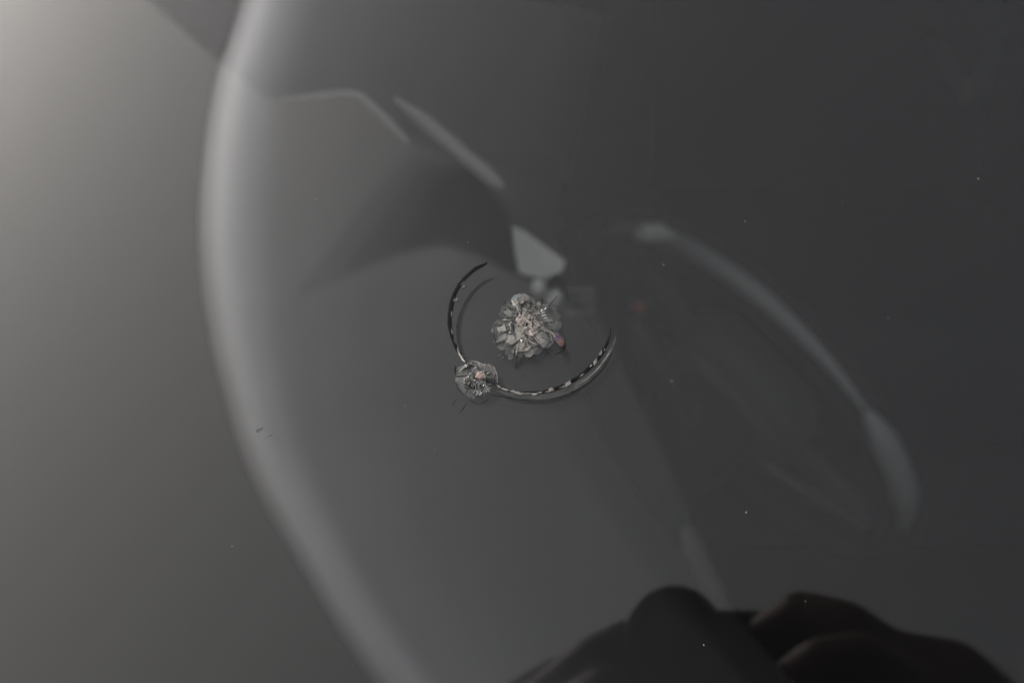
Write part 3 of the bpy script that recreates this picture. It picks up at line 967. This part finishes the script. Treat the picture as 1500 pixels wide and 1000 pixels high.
def lathe(name, prof, m, parent, seg=48, c=CAM):
    bm = bmesh.new()
    rings = []
    for r, z in prof:
        if r == 0:
            rings.append([bm.verts.new(c + CB * z)])
        else:
            rings.append([bm.verts.new(c + CB * z + (CR * math.cos(q) + CU * math.sin(q)) * r) for q in [2 * math.pi * k / seg for k in range(seg)]])
    for a, b in zip(rings, rings[1:]):
        for k in range(seg):
            p = [a[k % len(a)], a[(k + 1) % len(a)], b[(k + 1) % len(b)], b[k % len(b)]]
            p = list(dict.fromkeys(p))
            if len(p) > 2:
                bm.faces.new(p)
    bmesh.ops.recalc_face_normals(bm, faces=bm.faces)
    return link(name, bm, m, parent, True)


lathe('lens_barrel', [(LR * 0.78, 0.008), (LR * 0.80, 0.003), (LR * 0.92, 0.0025), (LR, 0.0035), (LR, 0.016), (LR * 0.985, 0.0165), (LR * 0.985, 0.018), (LR * 1.03, 0.0185), (LR * 1.03, 0.034)], M_CAMERA, pc)
lathe('lens_glass', [(0, 0.0052), (LR * 0.3, 0.0054), (LR * 0.6, 0.0062), (LR * 0.79, 0.0078)], M_LENS, pc)
body = box_bm(CAM, CR, CU, CB, -0.014, 0.058, -0.040, 0.0155, 0.034, 0.060, 0.004)
link('body', body, M_CAMERA, pc, True)
link('grip', box_bm(CAM, CR, CU, CB, 0.038, 0.057, -0.038, 0.011, 0.024, 0.036, 0.005), M_CAMERA, pc, True)
lathe('shutter_button', [(0, 0.0), (0.005, 0.0005), (0.0055, 0.003)], M_CAMERA, pc, 20, CAM + CR * 0.042 + CU * 0.0155 + CB * 0.045)

# ------------------------------------------------------------------ person holding it
person = thing('person', 'person in a dark jacket holding up a camera, only the hands mirrored', 'person')


def skinned(name, chains, m, parent, voxel=0.006, smooth=6):
    """one continuous surface grown round chains of (point, radius)"""
    tb = bmesh.new()
    bmesh.ops.create_uvsphere(tb, u_segments=14, v_segments=9, radius=1)
    tb.verts.index_update()
    tv = [tuple(v.co) for v in tb.verts]
    tf = [[v.index for v in f.verts] for f in tb.faces]
    tb.free()
    vs, fs = [], []

    def ball(p, r):
        b = len(vs)
        vs.extend((p.x + x * r, p.y + y * r, p.z + z * r) for x, y, z in tv)
        fs.extend([b + i for i in f] for f in tf)
    for ch in chains:
        for i, (p, r) in enumerate(ch):
            ball(p, r)
            if i:
                q, r0 = ch[i - 1]
                d = p - q
                n = max(2, int(d.length / (min(r, r0) * 0.35)))
                for k in range(1, n):
                    t = k / n
                    ball(q.lerp(p, t), r0 + (r - r0) * t)
    me = bpy.data.meshes.new(name)
    me.from_pydata(vs, [], fs)
    me.materials.append(m)
    o = bpy.data.objects.new(name, me)
    col.objects.link(o)
    o.parent = parent
    rm = o.modifiers.new('remesh', 'REMESH')
    rm.mode = 'VOXEL'
    rm.voxel_size = voxel
    rm.use_smooth_shade = True
    sm = o.modifiers.new('smooth', 'SMOOTH')
    sm.iterations = smooth
    sm.factor = 0.5
    return o


def mp(px, py, L, r):
    return (mir(px, py, L), r)


# hands in photo pixels, L = path length
K = 0.53
r_wrist = mp(1475, 1125, K + 0.07, 0.028)
r_palm = mp(1392, 1008, K + 0.03, 0.0185)
r_k1 = mp(1305, 966, K + 0.005, 0.0112)
r_k2 = mp(1345, 1020, K + 0.0, 0.0115)
r_k3 = mp(1360, 1075, K + 0.0, 0.011)
r_k4 = mp(1370, 1125, K + 0.0, 0.010)
hand_r = [
    [r_palm, r_k1, mp(1240, 916, K - 0.012, 0.0096), mp(1172, 898, K - 0.006, 0.0088), mp(1118, 928, K + 0.004, 0.0072)],
    [r_palm, r_k2, mp(1262, 965, K - 0.03, 0.0098), mp(1205, 968, K - 0.032, 0.0088), mp(1150, 1000, K - 0.02, 0.0075)],
    [r_palm, r_k3, mp(1270, 1030, K - 0.03, 0.0095), mp(1205, 1040, K - 0.03, 0.0085), mp(1155, 1060, K - 0.02, 0.0073)],
    [r_palm, r_k4, mp(1290, 1095, K - 0.025, 0.0085), mp(1225, 1108, K - 0.025, 0.0076), mp(1180, 1120, K - 0.018, 0.0066)],
    [r_palm, mp(1330, 1010, K + 0.05, 0.012), mp(1255, 1010, K + 0.055, 0.0105), mp(1200, 1020, K + 0.055, 0.009)],
]
l_wrist = mp(640, 1230, K + 0.02, 0.027)
l_palm = mp(760, 1105, K + 0.0, 0.020)
hand_l = [
    [l_palm, mp(815, 1020, K + 0.005, 0.0115), mp(868, 968, K + 0.0, 0.0098), mp(915, 940, K + 0.0, 0.0085), mp(950, 940, K + 0.004, 0.0072)],
    [l_palm, mp(835, 1060, K - 0.01, 0.0115), mp(885, 1015, K - 0.012, 0.0098), mp(935, 1012, K - 0.01, 0.0088), mp(975, 1025, K - 0.008, 0.0075)],
    [l_palm, mp(850, 1105, K - 0.01, 0.011), mp(905, 1065, K - 0.012, 0.0095), mp(955, 1062, K - 0.01, 0.0085), mp(995, 1070, K - 0.008, 0.0073)],
    [l_palm, mp(860, 1150, K - 0.005, 0.010), mp(915, 1115, K - 0.008, 0.0085), mp(960, 1110, K - 0.006, 0.0076), mp(995, 1115, K - 0.004, 0.0066)],
    [l_palm, mp(760, 1040, K + 0.03, 0.012), mp(815, 1000, K + 0.045, 0.0105), mp(870, 985, K + 0.05, 0.009)],
]
# the rest of the body: arms stretched up, head below and behind the camera
back = (CB - Vector((0, 0, CB.z))).normalized()
hipx = 0.02
root = CAM + back * 0.52
P = Vector((hipx, root.y, 0.92))
chest = Vector((hipx, root.y, 1.18))
neck = Vector((hipx, root.y + 0.01, 1.36))
sh = lambda s: Vector((hipx + s * 0.17, root.y, 1.30))
head0 = Vector((hipx, root.y + 0.02, 1.42))
elbow_r = Vector((hipx + 0.30, root.y + 0.14, 1.20))
elbow_l = Vector((hipx - 0.28, root.y + 0.16, 1.20))
bodych = [
    [(P, 0.13), (chest, 0.14), (neck, 0.055), (head0, 0.055)],
    [(chest, 0.14), (sh(1), 0.06), (elbow_r, 0.042), r_wrist, r_palm],
    [(chest, 0.14), (sh(-1), 0.06), (elbow_l, 0.042), l_wrist, l_palm],
]
for s in (-1, 1):
    hp = Vector((hipx + s * 0.09, root.y, 0.86))
    bodych.append([(P, 0.13), (hp, 0.085), (Vector((hipx + s * 0.1, root.y + 0.01, 0.48)), 0.055), (Vector((hipx + s * 0.1, root.y - 0.02, 0.09)), 0.038), (Vector((hipx + s * 0.1, root.y + 0.12, 0.035)), 0.032)])
skinned('body', bodych + hand_r + hand_l, M_SKIN, person, 0.0026, 5)
# head
bm = bmesh.new()
bmesh.ops.create_uvsphere(bm, u_segments=32, v_segments=24, radius=1)
hc = Vector((hipx, root.y + 0.035, 1.49))
for v in bm.verts:
    p = v.co.copy()
    w = 0.072 * (1 - 0.18 * max(0, -p.z))
    nose_b = 0.022 * math.exp(-((p.x / .13) ** 2 + ((p.z + .12) / .2) ** 2)) if p.y > 0 else 0
    eye = -0.008 * (math.exp(-(((p.x - .42) / .16) ** 2 + ((p.z - .08) / .12) ** 2)) + math.exp(-(((p.x + .42) / .16) ** 2 + ((p.z - .08) / .12) ** 2))) if p.y > 0 else 0
    lip = 0.006 * math.exp(-((p.x / .3) ** 2 + ((p.z + .5) / .07) ** 2)) if p.y > 0 else 0
    v.co = hc + Vector((p.x * w, p.y * 0.09 + nose_b + eye + lip, p.z * 0.112))
link('face', bm, M_SKIN, person, True)
bm = bmesh.new()
bmesh.ops.create_uvsphere(bm, u_segments=32, v_segments=16, radius=1)
bmesh.ops.delete(bm, geom=[v for v in bm.verts if v.co.z < -0.15 or (v.co.y > 0.55 and v.co.z < 0.55)], context='VERTS')
for v in bm.verts:
    p = v.co
    v.co = hc + Vector((p.x * 0.080, p.y * 0.098 - 0.004, p.z * 0.122 + 0.003))
o = link('hair', bm, M_HAIR, person, True)
o.modifiers.new('thick', 'SOLIDIFY').thickness = 0.006
jr = [(r_wrist[0].lerp(elbow_r, 0.25), 0.036)]
jl = [(l_wrist[0].lerp(elbow_l, 0.25), 0.036)]
skinned('jacket', [[(P + Vector((0, 0, -0.06)), 0.155), (chest, 0.165), (neck + Vector((0, 0, -0.03)), 0.07)],
                   [(chest, 0.165), (sh(1), 0.078), (elbow_r, 0.056), jr[0]], [(chest, 0.165), (sh(-1), 0.078), (elbow_l, 0.056), jl[0]]], M_JACKET, person)
tch = []
for s in (-1, 1):
    tch.append([(P, 0.142), (Vector((hipx + s * 0.09, root.y, 0.84)), 0.1), (Vector((hipx + s * 0.1, root.y + 0.01, 0.48)), 0.072), (Vector((hipx + s * 0.1, root.y - 0.02, 0.12)), 0.06)])
skinned('trousers', tch, M_TROUSER, person)
for s in (-1, 1):
    b_ = wbox(hipx + s * 0.1 - 0.045, hipx + s * 0.1 + 0.045, root.y - 0.08, root.y + 0.19, 0.001, 0.085, 0.03)
    link('shoe', b_, M_BLACK, person, True)
